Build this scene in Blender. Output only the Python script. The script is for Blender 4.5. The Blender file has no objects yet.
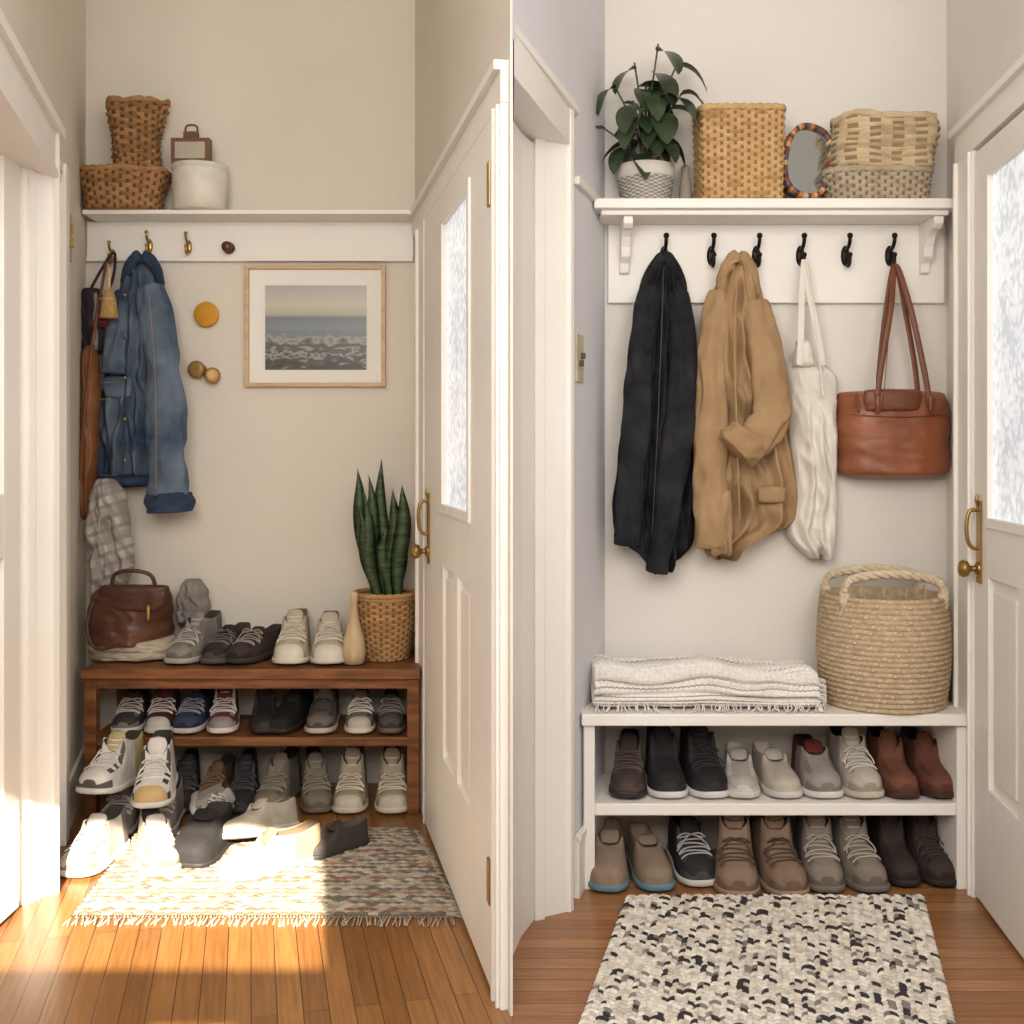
import bpy, bmesh, math, random
from mathutils import Vector, Matrix, Euler, noise
R=random.Random(7)
F=1130.0; H=1.102
def PX(u,d): return (u-512)*d/F
def PZ(v,d): return H-(v-450)*d/F
def lin(c):
    c=c/255.0
    return c/12.92 if c<=.04045 else ((c+.055)/1.055)**2.4
def C(r,g,b): return (lin(r),lin(g),lin(b),1)
sin,cos,pi=math.sin,math.cos,math.pi
# ---------------------------------------------------------------- materials
MC={}
def mat(rgb,rough=.6,rgb2=None,scale=8,bump=.0,bscale=None,metal=0,stretch=(1,1,1),name=None,spec=.4,sheen=0,detail=6):
    key=(rgb,rough,rgb2,scale,bump,bscale,metal,stretch,spec)
    if key in MC: return MC[key]
    m=bpy.data.materials.new(name or 'mat_%d_%d_%d'%rgb); m.use_nodes=True
    nt=m.node_tree; N=nt.nodes; L=nt.links; b=N['Principled BSDF']
    b.inputs['Roughness'].default_value=rough; b.inputs['Metallic'].default_value=metal
    b.inputs['Specular IOR Level'].default_value=spec
    if rgb2 is None: rgb2=tuple(int(c*.88) for c in rgb)
    tc=N.new('ShaderNodeTexCoord'); mp=N.new('ShaderNodeMapping'); mp.inputs['Scale'].default_value=stretch
    L.new(tc.outputs['Object'],mp.inputs['Vector'])
    no=N.new('ShaderNodeTexNoise'); no.inputs['Scale'].default_value=scale; no.inputs['Detail'].default_value=detail
    L.new(mp.outputs[0],no.inputs['Vector'])
    cr=N.new('ShaderNodeValToRGB'); cr.color_ramp.elements[0].position=.35; cr.color_ramp.elements[1].position=.65
    cr.color_ramp.elements[0].color=C(*rgb2); cr.color_ramp.elements[1].color=C(*rgb)
    L.new(no.outputs['Fac'],cr.inputs['Fac']); L.new(cr.outputs['Color'],b.inputs['Base Color'])
    if bump:
        n2=N.new('ShaderNodeTexNoise'); n2.inputs['Scale'].default_value=bscale or scale*6; n2.inputs['Detail'].default_value=4
        L.new(mp.outputs[0],n2.inputs['Vector'])
        bp=N.new('ShaderNodeBump'); bp.inputs['Strength'].default_value=bump; bp.inputs['Distance'].default_value=.01
        L.new(n2.outputs['Fac'],bp.inputs['Height']); L.new(bp.outputs[0],b.inputs['Normal'])
    MC[key]=m; return m
def cloth(rgb,rgb2=None,sc=14): return mat(rgb,.9,rgb2,sc,.35,260,spec=.15)
def plaid(a,b_,c_):
    m=bpy.data.materials.new('plaid_cloth'); m.use_nodes=True; nt=m.node_tree; N=nt.nodes; L=nt.links; b=N['Principled BSDF']
    tc=N.new('ShaderNodeTexCoord'); last=None
    mp=N.new('ShaderNodeMapping'); mp.inputs['Rotation'].default_value=(0,.35,0); L.new(tc.outputs['Object'],mp.inputs['Vector'])
    base=N.new('ShaderNodeRGB'); base.outputs[0].default_value=C(*a); last=base.outputs[0]
    for dr,col,sc in (('X',b_,11),('Z',b_,9),('X',c_,5),('Z',c_,4)):
        w=N.new('ShaderNodeTexWave'); w.bands_direction=dr; w.inputs['Scale'].default_value=sc; L.new(mp.outputs[0],w.inputs['Vector'])
        r=N.new('ShaderNodeValToRGB'); r.color_ramp.elements[0].position=.68; r.color_ramp.elements[0].color=(0,0,0,1); r.color_ramp.elements[1].position=.74; r.color_ramp.elements[1].color=(.55,.55,.55,1)
        L.new(w.outputs['Fac'],r.inputs['Fac']); x=N.new('ShaderNodeMix'); x.data_type='RGBA'; L.new(r.outputs['Color'],x.inputs[0]); L.new(last,x.inputs[6]); x.inputs[7].default_value=C(*col); last=x.outputs[2]
    L.new(last,b.inputs['Base Color']); b.inputs['Roughness'].default_value=.9; return m
def floor_mat(name,ang,c1,c2,c3,w=.057):
    m=bpy.data.materials.new(name); m.use_nodes=True; nt=m.node_tree; N=nt.nodes; L=nt.links; b=N['Principled BSDF']
    tc=N.new('ShaderNodeTexCoord'); mp=N.new('ShaderNodeMapping'); mp.inputs['Rotation'].default_value=(0,0,ang)
    L.new(tc.outputs['Object'],mp.inputs['Vector'])
    br=N.new('ShaderNodeTexBrick'); br.inputs['Scale'].default_value=1; br.inputs['Brick Width'].default_value=.75
    br.inputs['Row Height'].default_value=w; br.inputs['Mortar Size'].default_value=.0011; br.inputs['Mortar Smooth'].default_value=.3
    br.offset=.37; br.inputs['Bias'].default_value=0
    br.inputs['Color1'].default_value=C(*c1); br.inputs['Color2'].default_value=C(*c2); br.inputs['Mortar'].default_value=C(*c3)
    L.new(mp.outputs[0],br.inputs['Vector'])
    m2=N.new('ShaderNodeMapping'); m2.inputs['Scale'].default_value=(1.2,22,1); L.new(mp.outputs[0],m2.inputs['Vector'])
    no=N.new('ShaderNodeTexNoise'); no.inputs['Scale'].default_value=5; no.inputs['Detail'].default_value=8; L.new(m2.outputs[0],no.inputs['Vector'])
    cr=N.new('ShaderNodeValToRGB'); cr.color_ramp.elements[0].position=.3; cr.color_ramp.elements[0].color=(.6,.56,.52,1)
    cr.color_ramp.elements[1].position=.7; cr.color_ramp.elements[1].color=(1.1,1.08,1.05,1); L.new(no.outputs['Fac'],cr.inputs['Fac'])
    mx=N.new('ShaderNodeMix'); mx.data_type='RGBA'; mx.blend_type='MULTIPLY'; mx.inputs[0].default_value=.8
    L.new(br.outputs['Color'],mx.inputs[6]); L.new(cr.outputs['Color'],mx.inputs[7]); L.new(mx.outputs[2],b.inputs['Base Color'])
    b.inputs['Roughness'].default_value=.3
    bp=N.new('ShaderNodeBump'); bp.inputs['Strength'].default_value=.25; bp.inputs['Distance'].default_value=.003; bp.invert=True
    L.new(br.outputs['Fac'],bp.inputs['Height']); L.new(bp.outputs[0],b.inputs['Normal'])
    return m
def glass_mat():
    m=bpy.data.materials.new('frosted_glass_glow'); m.use_nodes=True; nt=m.node_tree; N=nt.nodes; L=nt.links; b=N['Principled BSDF']
    tc=N.new('ShaderNodeTexCoord'); vo=N.new('ShaderNodeTexVoronoi'); vo.feature='SMOOTH_F1'; vo.inputs['Scale'].default_value=60
    no=N.new('ShaderNodeTexNoise'); no.inputs['Scale'].default_value=7; L.new(tc.outputs['Object'],no.inputs['Vector'])
    mx=N.new('ShaderNodeMix'); mx.data_type='RGBA'; mx.inputs[0].default_value=.06; L.new(tc.outputs['Object'],mx.inputs[6]); L.new(no.outputs['Color'],mx.inputs[7])
    L.new(mx.outputs[2],vo.inputs['Vector'])
    ad=N.new('ShaderNodeMath'); ad.operation='MULTIPLY_ADD'; ad.inputs[1].default_value=.7; L.new(no.outputs['Fac'],ad.inputs[0]); L.new(vo.outputs['Distance'],ad.inputs[2])
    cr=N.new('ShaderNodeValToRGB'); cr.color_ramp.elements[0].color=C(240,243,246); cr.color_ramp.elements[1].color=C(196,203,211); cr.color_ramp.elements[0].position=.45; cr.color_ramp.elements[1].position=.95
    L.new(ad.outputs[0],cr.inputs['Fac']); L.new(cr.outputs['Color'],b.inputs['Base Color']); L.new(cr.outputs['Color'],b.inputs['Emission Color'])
    b.inputs['Emission Strength'].default_value=.6; b.inputs['Roughness'].default_value=.2  # pane glows by itself, standing in for daylight behind it
    bp=N.new('ShaderNodeBump'); bp.inputs['Strength'].default_value=.4; bp.inputs['Distance'].default_value=.004; L.new(vo.outputs['Distance'],bp.inputs['Height']); L.new(bp.outputs[0],b.inputs['Normal'])
    return m
def sea_mat():
    m=bpy.data.materials.new('seascape_print'); m.use_nodes=True; nt=m.node_tree; N=nt.nodes; L=nt.links; b=N['Principled BSDF']
    tc=N.new('ShaderNodeTexCoord'); sp=N.new('ShaderNodeSeparateXYZ'); L.new(tc.outputs['Generated'],sp.inputs[0])
    mp=N.new('ShaderNodeMapping'); mp.inputs['Scale'].default_value=(5,1,10); L.new(tc.outputs['Generated'],mp.inputs['Vector'])
    no=N.new('ShaderNodeTexNoise'); no.inputs['Scale'].default_value=1.7; no.inputs['Detail'].default_value=9; L.new(mp.outputs[0],no.inputs['Vector'])
    w=N.new('ShaderNodeMapRange'); w.inputs[1].default_value=0; w.inputs[2].default_value=.6; w.inputs[3].default_value=.9; w.inputs[4].default_value=.02; L.new(sp.outputs['Z'],w.inputs[0])
    nn=N.new('ShaderNodeMath'); nn.operation='SUBTRACT'; nn.inputs[1].default_value=.5; L.new(no.outputs['Fac'],nn.inputs[0])
    ma=N.new('ShaderNodeMath'); ma.operation='MULTIPLY_ADD'; L.new(nn.outputs[0],ma.inputs[0]); L.new(w.outputs[0],ma.inputs[1]); L.new(sp.outputs['Z'],ma.inputs[2])
    cr=N.new('ShaderNodeValToRGB'); e=cr.color_ramp.elements
    e[0].position=0; e[0].color=C(58,54,52); e[1].position=1; e[1].color=C(168,168,162)
    for p,c in ((.14,(84,78,74)),(.19,(160,156,148)),(.24,(78,74,72)),(.31,(92,92,92)),(.36,(158,158,152)),(.41,(112,120,124)),(.5,(128,136,140)),(.62,(112,120,126)),(.65,(172,166,152)),(.76,(196,190,172)),(.88,(186,182,172))):
        x=e.new(p); x.color=C(*c)
    L.new(ma.outputs[0],cr.inputs['Fac']); L.new(cr.outputs['Color'],b.inputs['Base Color']); b.inputs['Roughness'].default_value=.35
    return m
WHITE=mat((241,237,230),.45,(236,231,223),3,.05,40,name='white_paint')
WALLL=mat((226,218,205),.85,(220,211,197),2,.12,60,name='wall_paint_warm')
WALLR=mat((227,221,213),.85,(221,215,206),2,.12,60,name='wall_paint_cool')
WALLRC=mat((226,226,229),.85,(220,220,224),2,.12,60,name='wall_paint_blueish')
BRASS=mat((180,146,86),.32,metal=1,name='aged_brass')
IRON=mat((38,30,27),.4,metal=.8,name='dark_iron')
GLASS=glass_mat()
WOOD=mat((146,92,54),.45,(98,60,33),6,.1,20,stretch=(1,8,8),name='walnut_stain')
LWOOD=mat((214,184,146),.5,(198,164,124),8,.05,30,stretch=(1,6,6),name='light_oak')
# ---------------------------------------------------------------- mesh builder
def cr_path(P,k=6,closed=False):
    P=[Vector(p) for p in P]; n=len(P); out=[]
    for i in range(n if closed else n-1):
        if closed: a,b,c,d=P[(i-1)%n],P[i],P[(i+1)%n],P[(i+2)%n]
        else: a,b,c,d=P[max(i-1,0)],P[i],P[i+1],P[min(i+2,n-1)]
        for j in range(k):
            t=j/k
            out.append(.5*((2*b)+(c-a)*t+(2*a-5*b+4*c-d)*t*t+(3*b-a-3*c+d)*t**3))
    if not closed: out.append(P[-1])
    return out
def interp(tab,x):
    if x<=tab[0][0]: return tab[0][1:] if len(tab[0])>2 else tab[0][1]
    for a,b in zip(tab,tab[1:]):
        if x<=b[0]:
            t=(x-a[0])/(b[0]-a[0]) if b[0]>a[0] else 0
            r=tuple(p+(q-p)*t for p,q in zip(a[1:],b[1:]))
            return r if len(r)>1 else r[0]
    return tab[-1][1:] if len(tab[-1])>2 else tab[-1][1]
SPH=[];SPF=[]
def _sph(ns=8,nr=5):
    SPH.append(Vector((0,0,1)))
    for j in range(1,nr):
        a=pi*j/nr
        for i in range(ns): SPH.append(Vector((sin(a)*cos(2*pi*i/ns),sin(a)*sin(2*pi*i/ns),cos(a))))
    SPH.append(Vector((0,0,-1))); last=len(SPH)-1
    for i in range(ns): SPF.append((0,1+i,1+(i+1)%ns))
    for j in range(nr-2):
        for i in range(ns):
            a=1+j*ns+i; b=1+j*ns+(i+1)%ns; SPF.append((a,a+ns,b+ns,b))
    for i in range(ns): SPF.append((last,1+(nr-2)*ns+(i+1)%ns,1+(nr-2)*ns+i))
_sph()
class MB:
    def __init__(s): s.v=[];s.f=[];s.m=[];s.sm=[]
    def add(s,vs,fs,m=0,sm=True,M=None):
        o=len(s.v)
        for p in vs:
            p=Vector(p); s.v.append(M@p if M is not None else p)
        for k,f in enumerate(fs):
            s.f.append([i+o for i in f]); s.m.append(m[k] if isinstance(m,list) else m); s.sm.append(sm)
    def box(s,x0,x1,y0,y1,z0,z1,m=0,M=None):
        vs=[(x,y,z) for x in (x0,x1) for y in (y0,y1) for z in (z0,z1)]
        s.add(vs,[(0,1,3,2),(4,6,7,5),(0,4,5,1),(2,3,7,6),(0,2,6,4),(1,5,7,3)],m,False,M)
    def prism(s,poly,z0,z1,m=0,M=None):
        n=len(poly); vs=[(x,y,z0) for x,y in poly]+[(x,y,z1) for x,y in poly]
        fs=[tuple(range(n)),tuple(range(n,2*n))]+[(i,(i+1)%n,n+(i+1)%n,n+i) for i in range(n)]
        s.add(vs,fs,m,False,M)
    def rings(s,rs,m=0,close=True,cap0=True,cap1=True,M=None,loop=False,mf=None):
        n=len(rs[0]); vs=[p for r in rs for p in r]; fs=[];ms=[]
        nr=len(rs)
        for j in range(nr if loop else nr-1):
            for i in range(n if close else n-1):
                a=j*n+i;b=j*n+(i+1)%n;c=((j+1)%nr)*n+(i+1)%n;d=((j+1)%nr)*n+i
                fs.append((a,b,c,d)); ms.append(mf(i,j) if mf else m)
        if cap0 and not loop: fs.append(tuple(range(n))); ms.append(mf(0,0) if mf else m)
        if cap1 and not loop: fs.append(tuple(range((nr-1)*n,nr*n))); ms.append(mf(0,nr-2) if mf else m)
        s.add(vs,fs,ms,True,M)
    def tube(s,pts,r=.005,seg=8,m=0,closed=False,M=None,fy=1.0):
        pts=[Vector(p) for p in pts]; n=len(pts); rs=[]; nr=None
        for i in range(n):
            a=pts[(i-1)%n] if closed else pts[max(i-1,0)]; b=pts[(i+1)%n] if closed else pts[min(i+1,n-1)]
            t=(b-a); t=t.normalized() if t.length>1e-9 else Vector((0,0,1))
            if nr is None: nr=t.cross(Vector((0,1,0))); nr=nr if nr.length>.1 else t.orthogonal()
            nr=(nr-t*nr.dot(t)); nr=nr.normalized() if nr.length>1e-6 else t.orthogonal().normalized()
            bn=t.cross(nr); rr=r[i] if isinstance(r,(list,tuple)) else r
            rs.append([pts[i]+nr*rr*cos(2*pi*k/seg)+bn*rr*fy*sin(2*pi*k/seg) for k in range(seg)])
        s.rings(rs,m,loop=closed,M=M)
    def lathe(s,prof,seg=32,m=0,c=(0,0,0),M=None,mf=None,rip=None):
        rs=[]
        for j,(r,z) in enumerate(prof):
            rs.append([(c[0]+(r+(rip(i,j) if rip else 0))*cos(2*pi*i/seg),c[1]+(r+(rip(i,j) if rip else 0))*sin(2*pi*i/seg),c[2]+z) for i in range(seg)])
        s.rings(rs,m,M=M,mf=mf)
    def blob(s,c,ax,m=0,M=None):
        c=Vector(c)
        s.add([c+Vector((p.x*ax[0],p.y*ax[1],p.z*ax[2])) if not isinstance(ax,Matrix) else c+ax@p for p in SPH],SPF,m,True,M)
    def drape(s,rows,d,th=.05,amp=.01,seed=0,m=0,nu=44,nv=56,k=4,hem=.012,back=.2,slant=.25,rag=0):
        v0,v1=rows[0][0],rows[-1][0]; rs=[]
        for j in range(nv+1):
            t=j/nv; v=v0+(v1-v0)*t
            l=r=0
            for dv in (-6,-3,0,3,6):
                a,b=interp(rows,min(max(v+dv,v0),v1)); l+=a/5; r+=b/5
            e=1+rag; l+=noise.noise(Vector((seed,t*6,1)))*3*e; r+=noise.noise(Vector((seed,t*6,7)))*3*e
            fade=min(1,t*3+.3); endf=(1-max(0,(t-.95)/.05)**2*.5)*min(1,.45+t*8)
            ring=[]
            for i in range(nu+1):
                u=i/nu; x=PX(l+(r-l)*u,d); prof=max(0,1-abs(2*u-1)**2.6)**.5
                uu=u+.10*noise.noise(Vector((u*2,t*2.5,seed+3)))
                f=(1-abs(sin(pi*k*uu+seed*1.7))*1.6)*.7*(.5+.5*t)
                a=noise.noise(Vector((uu*k*1.1+seed,t*1.6+u*slant,seed*.3))); f+=(1-abs(a)*5)*.35
                q=noise.noise(Vector((u*3+t*3+seed,t*7-u*4,seed*.7))); f+=(1-abs(q)*5)*.4
                f+=noise.noise(Vector((u*9,t*14+seed,2.)))*.3
                y=d-th*prof*endf-amp*f*fade*prof
                z=PZ(v,d)+hem*(t**5)*(sin(2*pi*k*.45*u+seed)+.6*noise.noise(Vector((u*5,seed,0)))*2)
                ring.append((x,y,z))
            for i in range(nu-1,0,-3):
                u=i/nu; x=PX(l+(r-l)*u,d); z=ring[i][2]
                ring.append((x,d+th*back*.3,z))
            rs.append(ring)
        s.rings(rs,m)
    def leaf(s,base,dr,L,W,droop=.5,m=0,fold=.15,up=Vector((0,0,1)),n=7):
        p=Vector(base); d=Vector(dr).normalized(); side=d.cross(up)
        side=side.normalized() if side.length>.05 else Vector((1,0,0))
        vs=[]
        for j in range(n+1):
            t=j/n; w=W*.5*(sin(pi*min(1,t*.96+.03))**.65)*(1.1-.3*t)
            nn=side.cross(d).normalized()
            vs+= [p-side*w+nn*w*fold*2, p-side*w*.5+nn*w*fold*.7, p, p+side*w*.5+nn*w*fold*.7, p+side*w+nn*w*fold*2]
            p=p+d*L/n; d=(d+Vector((0,0,-droop/n))).normalized()
        s.add(vs,[(j*5+i,j*5+i+1,(j+1)*5+i+1,(j+1)*5+i) for j in range(n) for i in range(4)],m)
    def weave(s,cx,cy,z0,z1,a,b,rows,stakes,amp=.003,n=2.,ta=(1,1),bulge=0,m=0,m2=1,M=None,rim=True,lean=(0,0),wob=0,seed=0,tint=.18):
        nu=stakes*4; nv=rows*3; rs=[]; rr=random.Random(seed+rows)
        tone=[[rr.random() for _ in range(nu//8+1)] for _ in range(rows+1)]
        def se(th):
            c_,s_=cos(th),sin(th); return math.copysign(abs(c_)**(2/n),c_),math.copysign(abs(s_)**(2/n),s_)
        K=1440; sp=[se(2*pi*i/K) for i in range(K+1)]; cum=[0]
        for p,q in zip(sp,sp[1:]): cum.append(cum[-1]+math.hypot((q[0]-p[0])*a,(q[1]-p[1])*b))
        def arc(N_):
            out=[];k_=0
            for i in range(N_):
                g=cum[-1]*i/N_
                while cum[k_+1]<g: k_+=1
                f=(g-cum[k_])/max(1e-9,cum[k_+1]-cum[k_]); out.append((sp[k_][0]+(sp[k_+1][0]-sp[k_][0])*f,sp[k_][1]+(sp[k_+1][1]-sp[k_][1])*f))
            return out
        def pt(e,t,off):
            ex,ey=e; k=ta[0]+(ta[1]-ta[0])*t+bulge*sin(pi*t)
            nx_,ny_=math.copysign(abs(ex)**(n-1),ex)/a,math.copysign(abs(ey)**(n-1),ey)/b; nl=math.hypot(nx_,ny_) or 1
            w=wob*noise.noise(Vector((ex*1.5,ey*1.5,t*2+seed)))
            return (cx+lean[0]*t+ex*(a*k+w)+nx_/nl*off, cy+lean[1]*t+ey*(b*k+w)+ny_/nl*off, z0+(z1-z0)*t+w*t)
        E=arc(nu)
        for j in range(nv+1):
            t=j/nv; row=j//3; pr=(-.5,.9,.9)[j%3]
            rs.append([pt(E[i],t,amp*(pr*.6+(.9*sin(pi*i/4+pi*row+.78) if j%3 else 0))) for i in range(nu)])
        for t in (1,.9,.5,.06): rs.append([pt(E[i],t,-.008) for i in range(nu)])
        def mf(i,j):
            if j>=nv: return m2
            if sin(pi*(i+.5)/4+pi*(j//3)+.78)<-.8: return m2  # faces where strands dip take a darker tone, shade painted into the gaps
            return m if tone[j//3][i//8]>tint else m+2
        s.rings(rs,M=M,mf=mf)
        if rim:
            E2=arc(stakes*2)
            for o in (0,1):
                s.tube([Vector(pt(E2[i],1,0))+Vector((0,0,.004*sin(i*1.3+o*pi))) for i in range(stakes*2)],.006,6,m,True,M=M)
    def build(s,name,mats,bevel=0,sub=0,rot=None,parent=None,origin=None):
        xs=[p.x for p in s.v];ys=[p.y for p in s.v];zs=[p.z for p in s.v]
        o=Vector(origin) if origin else Vector(((min(xs)+max(xs))/2,(min(ys)+max(ys))/2,min(zs)))
        me=bpy.data.meshes.new(name); me.from_pydata([p-o for p in s.v],[],s.f)
        if not isinstance(mats,(list,tuple)): mats=[mats]
        for m in mats: me.materials.append(m)
        for p,mi,sm in zip(me.polygons,s.m,s.sm): p.material_index=mi; p.use_smooth=sm
        bm=bmesh.new(); bm.from_mesh(me); bmesh.ops.recalc_face_normals(bm,faces=bm.faces); bm.to_mesh(me); bm.free()
        ob=bpy.data.objects.new(name,me); ob.location=o; bpy.context.scene.collection.objects.link(ob)
        if bevel:
            b=ob.modifiers.new('bevel','BEVEL'); b.width=bevel; b.segments=2; b.limit_method='ANGLE'
        if sub:
            q=ob.modifiers.new('sub','SUBSURF'); q.levels=sub; q.render_levels=sub
        return ob
def frame(p0,p1,side):
    a=Vector((p1[0]-p0[0],p1[1]-p0[1],0)).normalized(); n=Vector((-a.y,a.x,0))*side
    return Matrix(((a.x,n.x,0,p0[0]),(a.y,n.y,0,p0[1]),(0,0,1,0),(0,0,0,1)))
DL=3.74; DR=3.12
# ---------------------------------------------------------------- shell
m=MB(); m.box(-3,0,-1.2,4.0,-.1,0,0); m.box(0,3,-1.2,4.0,-.1,0,1)
m.build('floor',[floor_mat('oak_strip_floor',math.radians(-103),(166,116,64),(132,88,47),(60,36,20),.05),floor_mat('oak_strip_floor_cross',0.0,(178,128,82),(150,102,62),(66,42,24),.05)],origin=(0,0,0))
m=MB(); m.box(-1.9,-.3,DL,DL+.12,0,2.8); m.build('wall_back_left',WALLL)
m=MB(); m.box(.2,1.6,DR,DR+.12,0,2.8); m.build('wall_back_right',WALLR)
m=MB(); m.prism([(-1.413,3.75),(-1.18,2.83),(-1.6,2.83),(-1.8,3.75)],0,2.8); m.prism([(-1.18,2.83),(-.968,2.0),(-1.6,2.0),(-1.6,2.83)],1.81,2.8); m.build('wall_left',WALLL)
m=MB(); m.prism([(-.321,3.86),(-.321,3.74),(-.0035,2.2),(0,2.2),(-0.0,2.3),(-.04,2.9),(.2,3.3)],0,2.8,0)
m.prism([(0,2.2),(0.0015,2.2),(.0015,2.52),(.04,2.67),(.135,2.72),(.257,3.12),(.257,3.26),(.19,3.3),(-.05,2.9)],0,2.8,1)
m.prism([(.0017,2.19),(.136,2.715),(.134,2.8),(.0017,2.8)],1.90,2.8,1); m.build('wall_partition',[WALLL,WALLRC])
m=MB(); m.prism([(1.201,3.13),(1.07,2.0),(1.6,2.0),(1.6,3.13)],0,2.8); m.build('wall_right',WALLR)
m=MB(); m.box(-3,3,.6,3.95,2.8,2.9); m.build('ceiling',WHITE)
yw=-.8; m=MB()
def wb(x0,x1,z0,z1): m.box(x0,x1,yw-.02,yw,z0,z1)
hx0,hx1,hz0,hz1=-.80,.18,1.60,2.02; gx0,gx1,gz0,gz1=-.16,.0,1.25,1.49
wb(-3,hx0,0,3.6); wb(hx1,3,0,3.6); wb(hx0,hx1,hz1,3.6); wb(hx0,hx1,gz1,hz0); wb(hx0,gx0,0,gz1); wb(gx1,hx1,0,gz1); wb(gx0,gx1,0,gz0)
m.build('sun_mask_wall',WALLL)  # unseen wall added to block the sun, openings shaped to cast its patches
def door(name,M,t0,t1,zt,gt0,gt1,gz0,gz1,handle_t,panels,hinges=(),casing=(),head=(0,1,1.8,1.9),cn=.03):
    m=MB()
    m.box(t0,t1,.002,.012,.012,zt,0,M)
    rr=.014,.024
    m.box(t0,gt0,rr[0]-.003,rr[1],.012,zt,0,M); m.box(gt1,t1,rr[0]-.003,rr[1],.012,zt,0,M)
    m.box(gt0,gt1,rr[0]-.003,rr[1],gz1,zt,0,M); m.box(gt0,gt1,rr[0]-.003,rr[1],panels[1],gz0,0,M); m.box(gt0,gt1,rr[0]-.003,rr[1],.012,panels[0],0,M)
    mid=(gt0+gt1)/2; m.box(mid-.03,mid+.03,rr[0]-.003,rr[1],panels[0],panels[1],0,M)
    for a,b in ((gt0,mid-.03),(mid+.03,gt1)): m.box(a+.03,b-.03,.01,.02,panels[0]+.03,panels[1]-.03,0,M)
    w=.012
    for (a,b,c,d) in ((gt0-w,gt0+w,gz0-w,gz1+w),(gt1-w,gt1+w,gz0-w,gz1+w)): m.box(a,b,.012,.03,c,d,0,M)
    for (a,b,c,d) in ((gt0,gt1,gz0-w,gz0+w),(gt0,gt1,gz1-w,gz1+w)): m.box(a,b,.0121,.0295,c,d,0,M)
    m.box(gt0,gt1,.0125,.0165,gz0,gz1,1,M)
    for z in hinges: m.box(t1-.012,t1+.016,.02,.03,z-.045,z+.045,2,M)
    ht,hz=handle_t
    m.box(ht-.018,ht+.018,.024,.029,hz-.05,hz+.15,2,M)
    m.tube(cr_path([(ht,.028,hz+.125),(ht,.048,hz+.125),(ht,.056,hz+.09),(ht,.052,hz+.05),(ht,.04,hz+.035),(ht,.028,hz+.035)],5),.005,8,2,M=M)
    m.tube([(ht,.028,hz+.135),(ht,.034,hz+.15),(ht,.03,hz+.165)],.004,6,2,M=M)
    K=M@Matrix.Translation((ht,.028,hz-.015))@Matrix.Rotation(-pi/2,4,'X')
    m.lathe([(.018,0),(.016,.005),(.007,.01),(.008,.02),(.019,.026),(.022,.036),(.016,.045),(.004,.048)],16,2,M=K)
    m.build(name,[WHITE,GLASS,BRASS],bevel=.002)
    m=MB()
    for a,b in casing:
        m.box(a,b,0,cn,0,head[2],0,M); m.box(a+.008,a+.022,cn-.002,cn+.01,0,head[2]-.001,0,M); m.box(b-.02,b-.01,cn-.002,cn+.007,0,head[2]-.001,0,M)
    m.box(head[0],head[1],0,cn,head[2],head[3]-.002,0,M); m.box(head[0]-.01,head[1]+.001,0.001,cn+.014,head[3]-.02,head[3],0,M)
    m.build('trim_'+name,WHITE,bevel=.002)
MB1=frame((-.321,3.74),(-.004,2.215),-1)
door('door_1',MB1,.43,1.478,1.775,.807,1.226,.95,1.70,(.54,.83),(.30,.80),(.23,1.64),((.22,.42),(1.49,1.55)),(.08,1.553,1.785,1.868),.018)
MR=frame((1.201,3.12),(1.07,2.0),-1)
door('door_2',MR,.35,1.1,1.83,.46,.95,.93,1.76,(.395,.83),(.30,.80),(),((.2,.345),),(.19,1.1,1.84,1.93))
ml=MB()
ml.box(-1.24,-1.19,2.2,2.76,.01,1.805); ml.box(-1.19,-1.178,2.2,2.45,.01,1.80); ml.box(-1.19,-1.178,2.62,2.70,.01,1.80)
ml.box(-1.19,-1.178,2.45,2.62,.85,1.0); ml.box(-1.19,-1.178,2.45,2.62,.01,.25); ml.build('door_3',WHITE,bevel=.002)
ml=MB()
ml.prism([(-1.19,2.86),(-1.138,2.84),(-1.132,2.82),(-1.155,2.785),(-1.185,2.735),(-1.2,2.735),(-1.26,2.84)],0,1.83)
ml.prism([(-1.135,2.825),(-1.127,2.815),(-1.134,2.80),(-1.146,2.806)],0,1.90); ml.prism([(-1.17,2.765),(-1.163,2.757),(-1.17,2.742),(-1.182,2.748)],0,1.825)
Mh=frame((-1.175,2.85),(-.968,2.0),1)
ml.box(-.01,.85,-.2,.03,1.785,1.90,0,Mh); ml.box(-.015,.851,-.19,.045,1.89,1.916,0,Mh); ml.box(.001,.849,.0,.036,1.779,1.797,0,Mh)
ml.build('trim_door_3',WHITE)
ML=frame((-1.413,3.74),(-1.18,2.83),1)
ml=MB(); ml.box(.55,.62,0,.02,0,1.90,0,ML); ml.box(.62,.9,0,.012,1.87,1.90,0,ML); ml.box(.02,.55,0,.012,0,.14,0,ML); ml.build('trim_left',WHITE,bevel=.002)
ml=MB(); ml.box(.39,.45,0,.006,1.66,1.80,0,ML); ml.box(.41,.43,.006,.014,1.70,1.73,1,ML); ml.box(.41,.43,.006,.014,1.74,1.77,1,ML); ml.build('switch_plate',[mat((190,180,150),.5),BRASS],bevel=.001)
MP=frame((.257,3.12),(.135,2.72),1)
ml=MB(); ml.prism([(.148,2.765),(.15,2.74),(.142,2.70),(.118,2.685),(.05,2.65),(.035,2.68),(.1,2.76)],0,1.85)
ml.prism([(.142,2.72),(.149,2.705),(.14,2.69),(.128,2.692)],0,1.925); ml.prism([(.075,2.67),(.078,2.652),(.055,2.64),(.048,2.655)],0,1.849)
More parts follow.
